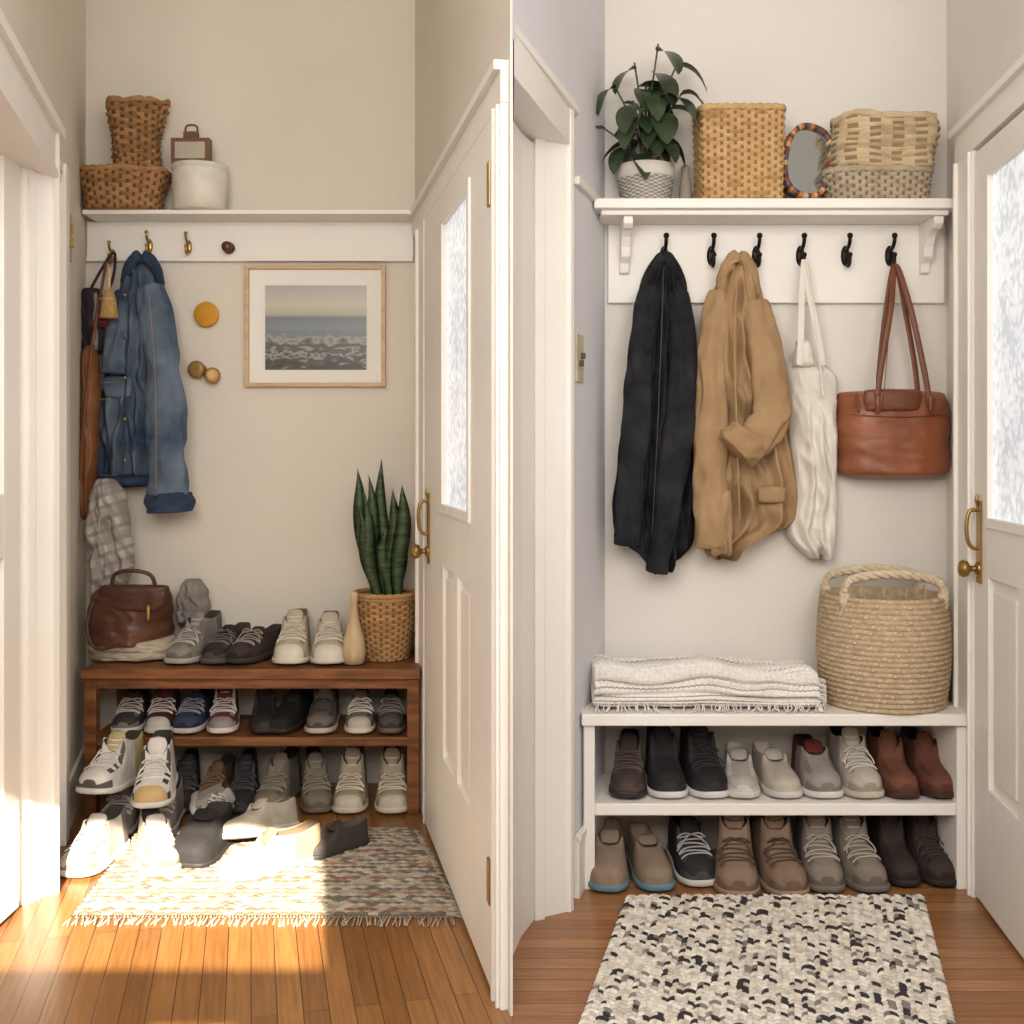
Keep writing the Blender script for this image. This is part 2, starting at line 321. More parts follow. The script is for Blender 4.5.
ml.prism([(.004,2.2),(.002,2.6),(.1,2.76),(.15,2.765),(.15,2.735)],1.83,1.93); ml.prism([(.005,2.2),(.003,2.6),(.1,2.765),(.155,2.775),(.163,2.735)],1.915,1.935)
ml.build('trim_door_4',WHITE,bevel=.002)
ml=MB(); ml.prism([(.0016,2.46),(.0016,2.56),(.036,2.665),(.054,2.655),(.022,2.56)],.0,1.82); ml.build('door_4',WHITE,bevel=.001)
ml=MB(); ml.box(.0,.36,0,.014,1.755,1.775,0,MP); ml.box(0,.36,0,.014,0,.15,0,MP); ml.box(.0,.36,0.001,.018,.14,.155,0,MP); ml.build('trim_partition',WHITE,bevel=.002)
ml=MB(); ml.box(.28,.35,0,.006,1.27,1.39,0,MP); ml.box(.3,.312,.006,.016,1.33,1.345,1,MP); ml.box(.318,.33,.006,.016,1.31,1.325,1,MP); ml.build('light_switch',[mat((214,204,172),.4),mat((90,80,60),.5)],bevel=.0015)
# ---------------------------------------------------------------- shoes
SR=random.Random(3)
def shoe(name,px,toe,z,yaw=0,L=.26,W=.098,hv=.066,hc=.085,up=(200,190,175),so=(235,230,220),la=None,cap=None,st=.024,lining=(60,55,50),rot=None,x=None,up2=None,narrow=.26,k_open=.46,panel=None,yc=None):
    m=MB(); hv*=.92
    Ws=[(0,.42),(.02,.62),(.06,.80),(.13,.95),(.24,1.02),(.38,.96),(.55,.8),(.72,.76),(.86,.74),(.95,.60),(1,.38)]
    Hs=[(0,.40),(.05,.62),(.14,.72),(.26,.80),(.38,1.0),(.46,1.14)]
    def wid(s): return interp(Ws,s)*W/2
    N=16; rs=[]; stn=[0,.03,.08,.14,.2,.27,.34,.41,k_open,k_open+.05,.6,.7,.8,.9,.95,.985,1]
    b=st*.75
    for s_ in stn:
        w=wid(s_); y=-L/2+L*s_; ring=[]
        closed= s_<k_open
        hh=interp(Hs,s_)*hv
        tt=(s_-k_open)/(1-k_open)
        hcol=hc*(1-.14*sin(pi*min(1,max(0,tt))) + (.05 if tt>.8 else 0))
        for k in range(N+1):
            if closed:
                a=pi*k/N; xx=w*math.copysign(abs(cos(a))**.62,cos(a)); zz=hh*sin(a)**.75 if 0<k<N else 0
            else:
                kk=min(k,N-k); sg=1 if k<=N/2 else -1
                if kk<=5: t=kk/5; xx=sg*w*(1-narrow*t**1.3); zz=hcol*t
                elif kk==6: xx=sg*w*(.90-narrow); zz=hcol*(.99)
                elif kk==7: xx=sg*w*(.80-narrow); zz=hcol-(.02 if s_<.93 else 0)
                else: xx=0; zz=hcol-(.04 if s_<.93 else 0)
                if s_>.97: zz*=.94
            ring.append((xx,y,b+zz))
        rs.append(ring)
    no=stn.index(k_open)
    def mf(i,j):
        if j>=no and i in (6,7,8,9): return 2
        if cap and j<2: return 3
        if up2 and j>=no+3: return 4
        if panel:
            if 3<=j<no and (4<=i<=5 or 10<=i<=11): return 6
            if j<3 and (i<2 or i>13): return 6
            if j>=no+4: return 6
        return 0
    m.rings(rs,close=False,cap0=True,cap1=True,mf=mf)
    so_r=[]
    for s_ in [0,.02,.06,.14,.26,.4,.55,.72,.86,.95,.985,1]:
        w=wid(s_)*1.05+.002; y=-L/2-.004+(L+.008)*s_; sp=.008*max(0,1-s_/.2)
        so_r.append([(w*.94,y,sp),(w,y,st*.3+sp),(w,y,st*.85),(w*.93,y,st),(0,y,st),(-w*.93,y,st),(-w,y,st*.85),(-w,y,st*.3+sp),(-w*.94,y,sp),(0,y,sp)])
    m.rings(so_r,1)
    yt=-L/2+L*(k_open-.06)
    m.rings([[(xx*W,yt+t*.035*(1 if hc<.12 else 1.2)+abs(xx)*.03-.004,b+hv*1.0+t*(hc*1.12-hv)) for xx in (-.26,-.13,0,.13,.26)]+[(xx*W,yt+t*.035+abs(xx)*.03+.006,b+hv*1.0+t*(hc*1.12-hv)) for xx in (.26,0,-.26)] for t in (0,.5,1)],4 if up2 else 0)
    if la:
        for q in range(5):
            s0=.2+q*.048; pts=[]
            for k in range(9):
                a=math.radians(42+96*k/8); sx=s0+(.018 if (q%2) else -.018)*(k/8-.5)*2
                w=wid(sx)*1.02; hh=interp(Hs,sx)*hv
                pts.append((w*math.copysign(abs(cos(a))**.62,cos(a)),-L/2+L*sx,b+hh*sin(a)**.75+.003))
            m.tube(pts,.0027,5,5)
        if hc>.11:
            for q in range(3):
                t=(q+.5)/3; zz=b+hv*1.05+t*(hc-hv)*.9; yy=yt+t*.03-.002
                m.tube([(-.24*W,yy+.01,zz),(0,yy-.006,zz+(.004 if q%2 else -.004)),(.24*W,yy+.01,zz)],.0027,5,5)
        yy=-L/2+L*.42; zz=b+hv*1.12+.006
        for sg in (-1,1):
            j1,j2=SR.uniform(-.006,.006),SR.uniform(-.004,.006)
            m.tube(cr_path([(0,yy,zz),(sg*.018+j1,yy-.012,zz+.006),(sg*.034+j1,yy-.008,zz-.006),(sg*.016,yy-.004,zz-.004),(0,yy,zz)],4),.0025,5,5)
            m.tube(cr_path([(0,yy,zz),(sg*.02+j2,yy-.02,zz-.002),(sg*.036,yy-.026+j1,zz-.02),(sg*.04+j1,yy-.034,zz-.032)],4),.0025,5,5)
    pc=panel or tuple(int(c*.85) for c in up)
    mats=[mat(up,.8,None,20,.2,150),mat(so,.6,None,10),mat(lining,.95),mat(cap or so,.55),mat(up2 or up,.8),mat(la or so,.8),mat(pc,.75,None,20,.2,150)]
    X=PX(px,toe+.04) if x is None else x
    E=(rot or Euler((0,0,math.radians(yaw)))).to_matrix().to_4x4()
    vs=[E@v for v in m.v]; mz=min(v.z for v in vs)
    Y=toe+L/2 if yc is None else yc
    m.v=[v+Vector((X,Y,z-mz+.0005)) for v in vs]
    m.build(name,mats,sub=1)
zt=.444; zs=.233; tl=3.43
shoe('gray_sneaker',188,tl,zt,-16,hc=.12,up=(140,133,126),so=(186,180,172),la=(200,195,188),W=.092,panel=(112,106,102))
shoe('black_sneaker',221,tl,zt,-12,up=(42,38,38),so=(84,80,76),la=(120,110,105),hc=.08,W=.09,panel=(70,64,62))
shoe('black_sneaker',251,tl,zt,-22,up=(62,50,48),so=(60,56,54),la=(170,160,150),hc=.075,W=.09,panel=(36,32,32))
shoe('canvas_sneaker',289,tl,zt,2,up=(196,184,162),so=(228,220,204),la=(235,226,210),cap=(226,218,204),hc=.125,hv=.08,W=.108,panel=(176,160,136),lining=(110,98,84))
shoe('canvas_sneaker',325,tl,zt,7,up=(200,189,168),so=(228,220,204),la=(235,226,210),cap=(226,218,204),hc=.118,hv=.078,W=.108,panel=(176,160,136),lining=(110,98,84))
for px,w_,u_,s_,l_,hc,yaw,cp,pn in ((124,.088,(58,54,52),(215,210,200),(200,190,180),.085,4,None,(120,112,105)),(156,.088,(88,36,40),(215,205,195),(210,200,190),.11,6,(200,195,188),(46,40,42)),
    (188,.09,(52,64,88),(205,198,190),(150,150,160),.08,-3,None,(34,40,58)),(218,.09,(112,52,56),(225,215,205),(220,210,205),.12,8,(150,140,135),(160,156,158)),(258,.085,(36,30,30),(46,40,38),None,.1,12,None,(60,50,46)),(287,.085,(30,27,28),(48,40,38),None,.085,-12,None,None),
    (320,.092,(118,108,98),(200,190,175),(70,65,60),.1,0,None,(78,70,66)),(357,.088,(128,120,110),(225,218,205),(230,225,215),.085,5,(200,190,178),(92,84,78)),(388,.08,(84,78,74),(110,100,92),(150,140,130),.075,6,None,(60,54,52))):
    shoe('sneaker' if l_ else 'loafer',px,tl,zs,yaw,W=w_,up=u_,so=s_,la=l_,hc=hc,cap=cp,panel=pn,hv=.062)
tf=3.40
for nm,px,w_,u_,s_,l_,hc,yaw,t_,cp,pn in (('hiking_shoe',178,.085,(52,48,50),(60,56,55),(90,85,80),.12,8,tf,None,(36,34,34)),('hiking_shoe',209,.08,(112,82,58),(90,70,55),(150,120,90),.1,-4,tf,None,(80,56,40)),('hiking_shoe',238,.088,(40,38,42),(52,50,50),(80,78,80),.12,6,tf,None,(62,58,60)),
    ('suede_sneaker',273,.098,(134,122,106),(112,100,86),(160,150,135),.125,-10,tf,None,(108,96,82)),('suede_sneaker',310,.098,(128,118,104),(112,100,86),(160,150,135),.125,14,tf,None,(104,94,80)),
    ('canvas_high_top',348,.104,(178,164,140),(218,206,186),(236,228,212),.14,2,tf,(214,204,186),(150,134,110)),('canvas_high_top',389,.104,(182,168,144),(222,210,190),(236,228,212),.14,7,tf,(214,204,186),(150,134,110))):
    shoe(nm,px,t_,0,yaw,W=w_,up=u_,so=s_,la=l_,hc=hc,L=.27,cap=cp,panel=pn)
EW=(222,218,212); rd=math.radians
shoe('white_sneaker',0,0,0,-8,x=-1.11,yc=3.02,up=(198,192,184),so=EW,la=(230,226,220),hc=.1,W=.108,L=.26,panel=(126,118,114))
shoe('white_sneaker',0,0,0,26,x=-.955,yc=3.03,up=(194,186,174),so=EW,la=(230,226,220),hc=.095,W=.105,L=.26,panel=(140,120,102))
shoe('white_high_top',0,0,.118,-10,x=-1.145,yc=3.24,up=(222,217,210),so=EW,la=(238,234,228),hc=.13,hv=.08,W=.11,L=.26,up2=(196,180,130),rot=Euler((rd(-6),0,rd(-10))),panel=(90,84,84))
shoe('white_high_top',0,0,.118,5,x=-1.01,yc=3.22,up=(224,220,213),so=EW,la=(238,234,228),hc=.13,hv=.08,W=.11,L=.26,rot=Euler((rd(4),0,rd(8))),panel=(74,70,74),cap=(200,170,120))
shoe('gray_trainer',0,0,0,4,x=-1.14,yc=3.31,up=(150,142,136),so=(200,195,188),la=(210,205,200),hc=.09,W=.1,L=.25)
shoe('gray_trainer',0,0,0,2,x=-1.02,yc=3.32,up=(150,142,136),so=(200,195,188),la=(210,205,200),hc=.09,W=.1,L=.25)
shoe('gray_trainer',0,0,0.0,0,x=-.91,yc=3.26,up=(176,170,162),so=(210,205,198),la=(225,220,212),hc=.09,W=.1,L=.25,rot=Euler((0,rd(62),rd(16))),panel=(120,114,110))
shoe('black_slipper',0,0,0,-10,x=-.835,yc=3.07,up=(34,32,34),so=(44,42,42),hc=.095,hv=.09,W=.125,L=.24,narrow=.18)
shoe('slip_on_shoe',0,0,0,-34,x=-.70,yc=3.16,up=(200,190,172),so=(222,216,206),hc=.075,hv=.058,W=.098,L=.25,lining=(120,100,80),rot=Euler((rd(-8),rd(-14),rd(-34))))
shoe('slip_on_shoe',0,0,0,-52,x=-.635,yc=2.97,up=(196,186,168),so=(222,214,202),hc=.082,hv=.058,W=.104,L=.28,lining=(110,90,72),up2=(170,144,114))
shoe('dark_slipper',0,0,0,-48,x=-.485,yc=3.09,up=(66,60,56),so=(50,46,44),hc=.06,hv=.05,W=.085,L=.20,lining=(96,84,72))
tr=2.85; zr=.2155
for nm,px,w_,u_,s_,l_,hc,yaw,hv,cp,pn in (('tassel_shoe',632,.092,(64,52,48),(50,42,40),(98,82,74),.11,-8,.072,None,(84,68,60)),
    ('black_high_top',667,.098,(32,30,32),(225,222,216),None,.135,2,.08,None,(44,42,44)),('black_high_top',706,.1,(30,28,30),(222,218,212),(50,48,50),.135,7,.08,None,(46,44,46)),
    ('gray_slip_on',745,.09,(178,172,164),(214,208,200),None,.075,-6,.062,None,(206,200,192)),('gray_slip_on',781,.09,(190,180,166),(214,208,200),None,.075,6,.062,None,None),
    ('gray_sneaker',822,.1,(156,148,142),(226,222,214),None,.095,2,.08,None,(128,120,116)),('beige_sneaker',861,.096,(188,178,164),(206,194,176),(225,218,208),.125,6,.08,None,(160,148,132)),
    ('brown_boot',900,.088,(118,74,54),(74,42,30),None,.12,3,.07,None,(98,58,42)),('brown_boot',937,.088,(110,66,50),(70,40,30),None,.115,5,.07,None,(90,52,40))):
    shoe(nm,px,tr,zr,yaw,L=.24,W=w_,up=u_,so=s_,la=l_,hc=hc,hv=hv,cap=cp,narrow=.2,up2=((104,40,38) if px==822 else None),lining=(40,34,32) if 'slip' not in nm else (216,210,200),panel=pn)
for nm,px,toe,w_,u_,s_,l_,hc,yaw,hv,L_,pn in (('felt_slipper',613,2.795,.1,(146,126,108),(100,138,152),None,.09,-8,.075,.27,None),('felt_slipper',652,2.80,.096,(140,120,102),(100,138,152),None,.075,6,.07,.27,None),
    ('black_sneaker',695,2.83,.1,(42,40,42),(215,210,202),(190,185,180),.11,5,.075,.27,(70,68,70)),
    ('suede_boot',742,2.76,.108,(140,116,96),(150,128,108),(88,68,56),.15,-6,.085,.28,(116,92,74)),('suede_boot',784,2.76,.106,(134,110,90),(150,128,108),(88,68,56),.15,6,.085,.28,(112,88,72)),
    ('gray_walking_shoe',827,2.79,.1,(138,126,114),(122,110,100),(190,180,168),.14,-3,.082,.28,(112,100,90)),('gray_walking_shoe',864,2.79,.098,(134,122,110),(122,110,100),(190,180,168),.14,8,.082,.28,(108,96,88)),
    ('dark_boot',902,2.83,.084,(58,46,42),(48,40,38),None,.135,2,.072,.26,(46,36,34)),('dark_boot',936,2.83,.084,(62,50,45),(50,42,40),(80,66,60),.135,6,.072,.26,(46,36,34))):
    shoe(nm,px,toe,0.0,yaw,L=L_,W=w_,up=u_,so=s_,la=l_,hc=hc,hv=hv,narrow=.2,lining=(176,156,136) if 'slipper' in nm else (40,34,32),panel=pn)
# ---------------------------------------------------------------- benches
xl,xr=PX(84,3.41),PX(419,3.41)
m=MB(); m.box(xl-.004,xr+.004,3.395,3.73,.412,.443); m.box(xl+.01,xr-.01,3.42,3.72,.205,.232)
for a,b in ((xl,xl+.036),(xr-.036,xr)):
    m.box(a,b,3.41,3.446,0,.412); m.box(a,b,3.69,3.726,0,.412); m.box(a+.004,b-.004,3.44,3.70,.36,.412); m.box(a+.004,b-.004,3.44,3.70,.19,.225)
m.box(xl+.03,xr-.03,3.415,3.43,.38,.412); m.build('wooden_shoe_bench',WOOD,bevel=.003)
xl,xr=PX(583,2.83),PX(969,2.83)
m=MB(); m.box(xl-.004,xr+.005,2.815,3.118,.414,.4435); m.box(xl+.002,xl+.03,2.83,3.1,0,.414); m.box(xr-.03,xr,2.83,3.1,0,.414); m.box(xl+.03,xr-.03,2.833,3.1,.185,.2153)
m.build('white_shoe_bench',WHITE,bevel=.003)
# ---------------------------------------------------------------- shelves & hooks
m=MB(); zsf=1.868
m.box(-1.37,-.298,3.60,3.738,zsf-.014,zsf)
m.box(-1.40,-.325,3.722,3.738,zsf-.135,zsf-.014); m.box(-1.40,-.325,3.712,3.738,zsf-.145,zsf-.13)
m.build('wall_shelf',WHITE,bevel=.002)
m=MB(); zq=1.761
m.box(PX(594,2.96),PX(959,2.96),2.955,3.119,zq-.026,zq,0); m.box(PX(594,2.96)+.02,PX(959,2.96)-.02,2.975,3.119,zq-.04,zq-.026)
m.box(PX(608,3.1),PX(945,3.1),3.10,3.119,PZ(303,3.1),zq-.04)
for px in (626,930):
    x=PX(px,3.05)
    pr=[(3.10,zq-.04),(2.985,zq-.04),(2.985,zq-.06),(3.0,zq-.07),(3.02,zq-.072),(3.04,zq-.085),(3.055,zq-.11),(3.06,zq-.135),(3.08,zq-.15),(3.085,zq-.175),(3.10,zq-.18)]
    n=len(pr); m.add([(x-.013,a,b) for a,b in pr]+[(x+.013,a,b) for a,b in pr],[tuple(range(n)),tuple(range(n,2*n))]+[(i,(i+1)%n,n+(i+1)%n,n+i) for i in range(n)],0,False)
m.build('coat_shelf',WHITE,bevel=.003)
def hook(name,px,v,d,mt,s=1.0):
    x=PX(px,d); z=PZ(v,d); m=MB()
    m.rings([[(x+r_*s*cos(a)*.8,d-yy*s,z+r_*s*1.9*sin(a)) for a in [2*pi*k/14 for k in range(14)]] for r_,yy in ((.014,0),(.014,.004),(.009,.008))],0)
    P=lambda *q:[(x+a*s,d-b*s,z+c*s) for a,b,c in q]
    m.tube(cr_path(P((0,.005,.012),(0,.03,.018),(0,.042,.03),(0,.044,.042)),5),[.005*s]*16,8,0); m.blob(P((0,.044,.045))[0],(.008*s,.008*s,.008*s))
    m.tube(cr_path(P((0,.005,-.012),(0,.022,-.03),(0,.04,-.026),(0,.044,-.008)),5),[.0045*s]*16,8,0); m.blob(P((0,.044,-.004))[0],(.007*s,.007*s,.007*s))
    m.build(name,mt)
for px in (664,711,756,800,845,889): hook('coat_hook',px,256,3.10,IRON,1.05)
for px,v in ((113,256),(150,246),(189,247)): hook('brass_coat_hook',px,v,3.712,BRASS,.85)
x,z=PX(229,3.712),PZ(248,3.712); m=MB(); K=Matrix.Translation((x,3.712,z))@Matrix.Rotation(pi/2,4,'X')
m.lathe([(.02,0),(.018,.006),(.008,.012),(.01,.02),(.018,.026),(.016,.036),(.003,.04)],18,M=K); m.build('bronze_peg',mat((110,80,52),.4,metal=.6))
K=Matrix.Translation((PX(208,3.738),3.738,PZ(315,3.738)))@Matrix.Rotation(pi/2,4,'X')
m=MB(); m.lathe([(.012,0),(.012,.012),(.036,.014),(.041,.017),(.041,.022),(.038,.025),(.003,.026)],28,M=K); m.build('yellow_wall_hook',mat((220,154,40),.6))
m=MB()
for px,v,r in ((201,370,.026),(212,376,.024)):
    K=Matrix.Translation((PX(px,3.738),3.738,PZ(v,3.738)))@Matrix.Rotation(pi/2,4,'X')@Matrix.Rotation(.3 if px>205 else -.2,4,'Y')
    m.lathe([(r*.8,0),(r*.6,.012),(r*.45,.02),(r*.9,.026),(r*1.1,.03),(r*1.05,.04),(r*.7,.044),(.003,.042)],20,M=K)
m.build('wooden_wall_knob',mat((190,154,96),.45,(150,112,60),metal=.3))
d=3.738; x0,x1,z0,z1=PX(246,d),PX(386,d),PZ(387,d),PZ(266,d); m=MB(); w=.013
m.box(x0,x0+w,3.715,d,z0,z1,0);m.box(x1-w,x1,3.715,d,z0,z1,0);m.box(x0+w,x1-w,3.715,d,z0,z0+w,0);m.box(x0+w,x1-w,3.715,d,z1-w,z1,0)
m.box(x0+w,x1-w,3.728,d,z0+w,z1-w,1)
a=m.build('picture_frame',[LWOOD,mat((240,237,230),.7,(237,234,227))],bevel=.0015)
m=MB(); m.box(PX(266,d),PX(367,d),3.7255,3.7275,PZ(370,d),PZ(286,d)); b=m.build('print',[sea_mat()]); b.parent=a; b.matrix_parent_inverse=Matrix.Translation(-Vector(a.location))
# ---------------------------------------------------------------- rugs
def bil(c,u,v):
    a=Vector(c[0]).lerp(Vector(c[1]),u); b=Vector(c[2]).lerp(Vector(c[3]),u); return a.lerp(b,v)
def slab(m,c,z1,mi):
    P=[bil(c,u,v) for u,v in ((0,0),(1,0),(1,1),(0,1))]; m.prism([(p.x,p.y) for p in P],.001,z1,mi)
cn=[(PX(140,3.27),3.27),(PX(408,3.27),3.27),(PX(72,2.66),2.66),(PX(452,2.66),2.66)]
m=MB(); pal=[(168,152,132),(148,134,116),(180,168,150),(118,104,88),(160,120,88),(112,110,108),(188,176,158),(138,98,76)]
slab(m,cn,.005,0)
rows=50; cols=34
for j in range(rows):
    base=(0,3,2,1,6,5,0,4,2,3,6,1,5,2,0,7)[j%16]
    for i in range(cols):
        u=(i+.5+(.5 if j%2 else 0))/cols; v=(j+.5)/rows
        if u>1: continue
        c=bil(cn,u,v); mi=base if R.random()<.6 else R.choice((0,2,6,3,1,5,2,6))
        m.blob((c.x,c.y+R.uniform(-.001,.001),.006+R.random()*.002),(.0165,.0066+R.random()*.001,.0055),mi)
for i in range(120):
    u=i/119; c=bil(cn,u,1); q=R.uniform(-.015,.015)
    m.tube([(c.x,c.y,.006),(c.x+q*.5,c.y-.02,.005),(c.x+q,c.y-.04-R.random()*.015,.003)],.002,4,R.choice((0,2,6)))
for j in range(60):
    v=j/59; c=bil(cn,1,v); m.tube([(c.x,c.y,.006),(c.x+.02,c.y-.004,.005),(c.x+.03+R.random()*.01,c.y-.01+R.uniform(-.01,.01),.003)],.0018,4,R.choice((0,2,6)))
m.build('rag_rug',[mat(p,.95,None,60,.4,200) for p in pal])
cn=[(PX(627,2.76),2.76),(PX(922,2.76),2.76),(.055,1.85),(.76,1.85)]
m=MB(); pal=[(230,220,205),(210,199,184),(138,130,124),(58,54,54),(240,232,219)]; slab(m,cn,.008,1)
rows=60; cols=27
for j in range(rows):
    for i in range(cols):
        for sg in (-1,1):
            u=(i+.5+sg*.24)/cols; v=(j+.5)/rows; c=bil(cn,u,v)
            q=.45*noise.noise(Vector((i*.8,j*.5,0)))+R.uniform(-.5,.5)
            mi=3 if q>.36 else 2 if q>.28 else 1 if q<-.3 else R.choice((0,4,0))
            A=Matrix.Rotation(sg*.8,3,'Z')@Matrix.Diagonal((.006,.0135+R.random()*.001,.007))
            m.blob((c.x,c.y,.011+R.random()*.003),A,mi)
m.build('chunky_knit_rug',[mat(p,.95,None,60,.5,160) for p in pal])
# ---------------------------------------------------------------- garments
def arm(m,pts,r,d,seed,mi=0,fy=.7):
    P=cr_path([(PX(a,d-o),d-o,PZ(b,d-o)) for a,b,o in pts],8); n=len(P); rs=[]
    rr=[interp([(k/(len(r)-1),q) for k,q in enumerate(r)],i/(n-1)) for i in range(n)]
    nr=Vector((1,0,0))
    for i in range(n):
        t=(P[min(i+1,n-1)]-P[max(i-1,0)]).normalized(); nn=(nr-t*nr.dot(t)).normalized(); bn=t.cross(nn)
        ring=[]
        for k in range(28):
            a=2*pi*k/28; q=noise.noise(Vector((cos(a)*1.3+seed,sin(a)*1.3,i*.22)))
            f=1+.32*(.35-abs(q)*1.8)+.14*noise.noise(Vector((cos(a)*2.6+seed,sin(a)*2.6+i*.3,i*.12)))+.05*sin(2*a+i*.45)
            ring.append(P[i]+nn*rr[i]*f*cos(a)+bn*rr[i]*fy*f*sin(a))
        rs.append(ring)
    m.rings(rs,mi)
BLK=cloth((48,48,52),(28,28,32)); TAN=cloth((174,144,108),(154,124,90),9); TOTE=cloth((230,224,213),(219,212,200),6)
d=3.09
m=MB()
m.drape([(252,659,669),(262,650,678),(282,642,687),(320,634,691),(400,624,696),(460,617,697),(505,612,696),(530,611,695),(545,616,694),(554,630,690),(566,648,676)],d,.07,.036,1,0,k=5,hem=.02,rag=1.2)
arm(m,[(652,285,.055),(642,350,.075),(636,430,.09),(630,500,.09),(627,546,.08)],[.03,.038,.038,.036,.032],d,3)
arm(m,[(678,290,.05),(683,360,.08),(677,440,.095),(666,520,.095),(657,574,.085)],[.028,.040,.040,.035,.03],d,5)
arm(m,[(652,278,.045),(658,262,.07),(667,258,.075),(679,278,.045)],[.008,.014,.014,.008],d,8)
m.tube(cr_path([(PX(665,d-.1),d-.08,PZ(270,d)),(PX(662,d-.11),d-.105,PZ(330,d)),(PX(657,d-.11),d-.12,PZ(430,d)),(PX(652,d-.11),d-.11,PZ(535,d))],6),.002,5,1)
m.build('black_rain_jacket',[BLK,mat((58,57,60),.5)],sub=1)
m=MB()
m.drape([(255,732,745),(268,724,752),(290,713,760),(330,702,768),(380,698,776),(430,698,786),(480,696,794),(515,695,797),(527,695,796),(534,697,770),(546,700,744),(558,706,738)],d,.085,.034,2,0,k=4,hem=.008,rag=.9)
arm(m,[(720,290,.05),(712,360,.075),(711,440,.09),(711,500,.095),(714,548,.085)],[.03,.044,.046,.046,.044],d,3)
arm(m,[(755,300,.07),(765,350,.095),(772,410,.115),(758,438,.125),(742,450,.13)],[.032,.046,.05,.05,.046],d,9)
arm(m,[(750,436,.145),(734,452,.15)],[.055,.062],d,2)
arm(m,[(726,300,.05),(722,282,.07),(730,262,.08),(741,256,.08),(752,272,.07),(757,296,.05)],[.010,.016,.018,.018,.016,.010],d,4)
m.tube(cr_path([(PX(738,d-.1),d-.09,PZ(285,d)),(PX(735,d-.12),d-.115,PZ(340,d)),(PX(736,d-.12),d-.125,PZ(420,d)),(PX(740,d-.12),d-.12,PZ(520,d))],6),.0035,5,0)
m.drape([(486,757,786),(492,756,787),(503,757,786)],d-.095,.012,.001,1,0,nu=12,nv=6,hem=0)
m.drape([(488,712,732),(530,708,734),(556,710,732)],d-.10,.02,.008,5,0,nu=16,nv=10,k=2)
m.build('tan_jacket',[TAN],sub=1)
m=MB()
m.drape([(362,785,818),(368,784,828),(374,783,836),(400,784,836),(440,788,836),(480,792,836),(515,788,836),(535,785,836),(545,796,835),(556,812,828)],d,.06,.012,4,0,k=3)
for a,b,o in ((797,790,.07),(803,814,.06)):
    m.tube(cr_path([(PX(800,d),d-.05,PZ(262,d)),(PX(a,d),d-.055,PZ(290,d)),(PX((a+b)/2+2,d),d-.06,PZ(330,d)),(PX(b+3,d),d-o,PZ(368,d))],6),.010,8,0,fy=.25)
m.tube(cr_path([(PX(800,d),d-.055,PZ(262,d)),(PX(806,d),d-.06,PZ(300,d)),(PX(812,d),d-.065,PZ(350,d)),(PX(815,d),d-.085,PZ(400,d))],6),.003,6,0)
m.drape([(340,796,808),(352,793,812),(368,790,816)],d-.035,.03,.004,1,0,nu=14,nv=8,hem=0)
m.build('canvas_tote_bag',[TOTE],sub=1)
LEA=mat((152,92,60),.42,(128,74,46),9,.12,90,name='tan_leather'); LEAD=mat((118,68,44),.45,(98,56,36),9,.1,90)
m=MB()
m.drape([(391,838,942),(396,835,946),(410,834,949),(440,834,949),(465,835,949),(474,838,947),(478,846,940)],d,.085,.003,3,0,k=2,hem=0,nv=26)
m.drape([(389,862,922),(394,860,924),(408,861,923),(412,866,918)],d-.075,.02,.001,3,1,k=2,hem=0,nu=16,nv=8)
for sg,dy in ((0,.095),(1,.055)):
    m.tube(cr_path([(PX(866+sg*6,d),d-dy,PZ(400,d)),(PX(870+sg*3,d),d-dy,PZ(370,d)),(PX(881,d),d-dy+.01,PZ(310,d)),(PX(889,d),d-.05,PZ(268,d)),(PX(899,d),d-dy+.01,PZ(310,d)),(PX(911-sg*3,d),d-dy,PZ(370,d)),(PX(917-sg*6,d),d-dy,PZ(405,d))],8),.0085,8,1,fy=.4)
m.box(PX(914,d),PX(921,d),d-.107,d-.085,PZ(418,d),PZ(392,d),1); m.box(PX(863,d),PX(870,d),d-.107,d-.085,PZ(418,d),PZ(392,d),1)
m.tube([(PX(848,d),d-.075,PZ(392,d)),(PX(848,d),d-.095,PZ(416,d))],.006,6,1); m.tube([(PX(884,d),d-.08,PZ(268,d)),(PX(868,d),d-.105,PZ(440,d))],.0018,5,1)
m.tube(cr_path([(PX(840,d),d-.077,PZ(415,d)),(PX(890,d),d-.089,PZ(418,d)),(PX(944,d),d-.077,PZ(415,d))],6),.0018,5,1)
m.build('leather_handbag',[LEA,LEAD],sub=1)
d=3.70
DEN=mat((118,132,148),.9,(54,69,90),6,.5,280,spec=.1,name='faded_denim',detail=10); DEN2=mat((58,72,94),.9,(44,56,76),10,.4,280,spec=.1); SEAM=mat((176,138,92),.8)
m=MB()
m.drape([(258,136,152),(270,126,160),(300,119,167),(345,113,172),(380,103,170),(400,99,167),(440,97,163),(474,98,160),(480,99,158)],d,.08,.032,6,0,k=4,hem=.006,rag=.8)
m.drape([(474,98,160),(480,97,161),(487,98,160)],d-.005,.095,.004,6,2,nu=24,nv=5,k=3,hem=0)
arm(m,[(150,285,.07),(161,345,.10),(166,400,.115),(167,450,.12),(169,496,.11)],[.042,.056,.062,.064,.060],d,3)
arm(m,[(169,492,.11),(170,513,.11)],[.070,.072],d,3,2)
arm(m,[(125,290,.05),(118,340,.075),(114,375,.09)],[.03,.042,.045],d,6)
arm(m,[(124,286,.05),(130,266,.08),(143,256,.095),(156,268,.08),(161,286,.05)],[.012,.020,.024,.020,.012],d,4,2)
m.drape([(376,101,132),(384,100,134),(398,106,130)],d-.09,.014,.001,1,0,nu=12,nv=6,hem=0)
for v in (384,400,474): m.tube([(PX(100,d),d-.08,PZ(v,d)),(PX(117,d),d-.118,PZ(v+1,d)),(PX(134,d),d-.105,PZ(v,d))],.0012,4,1)
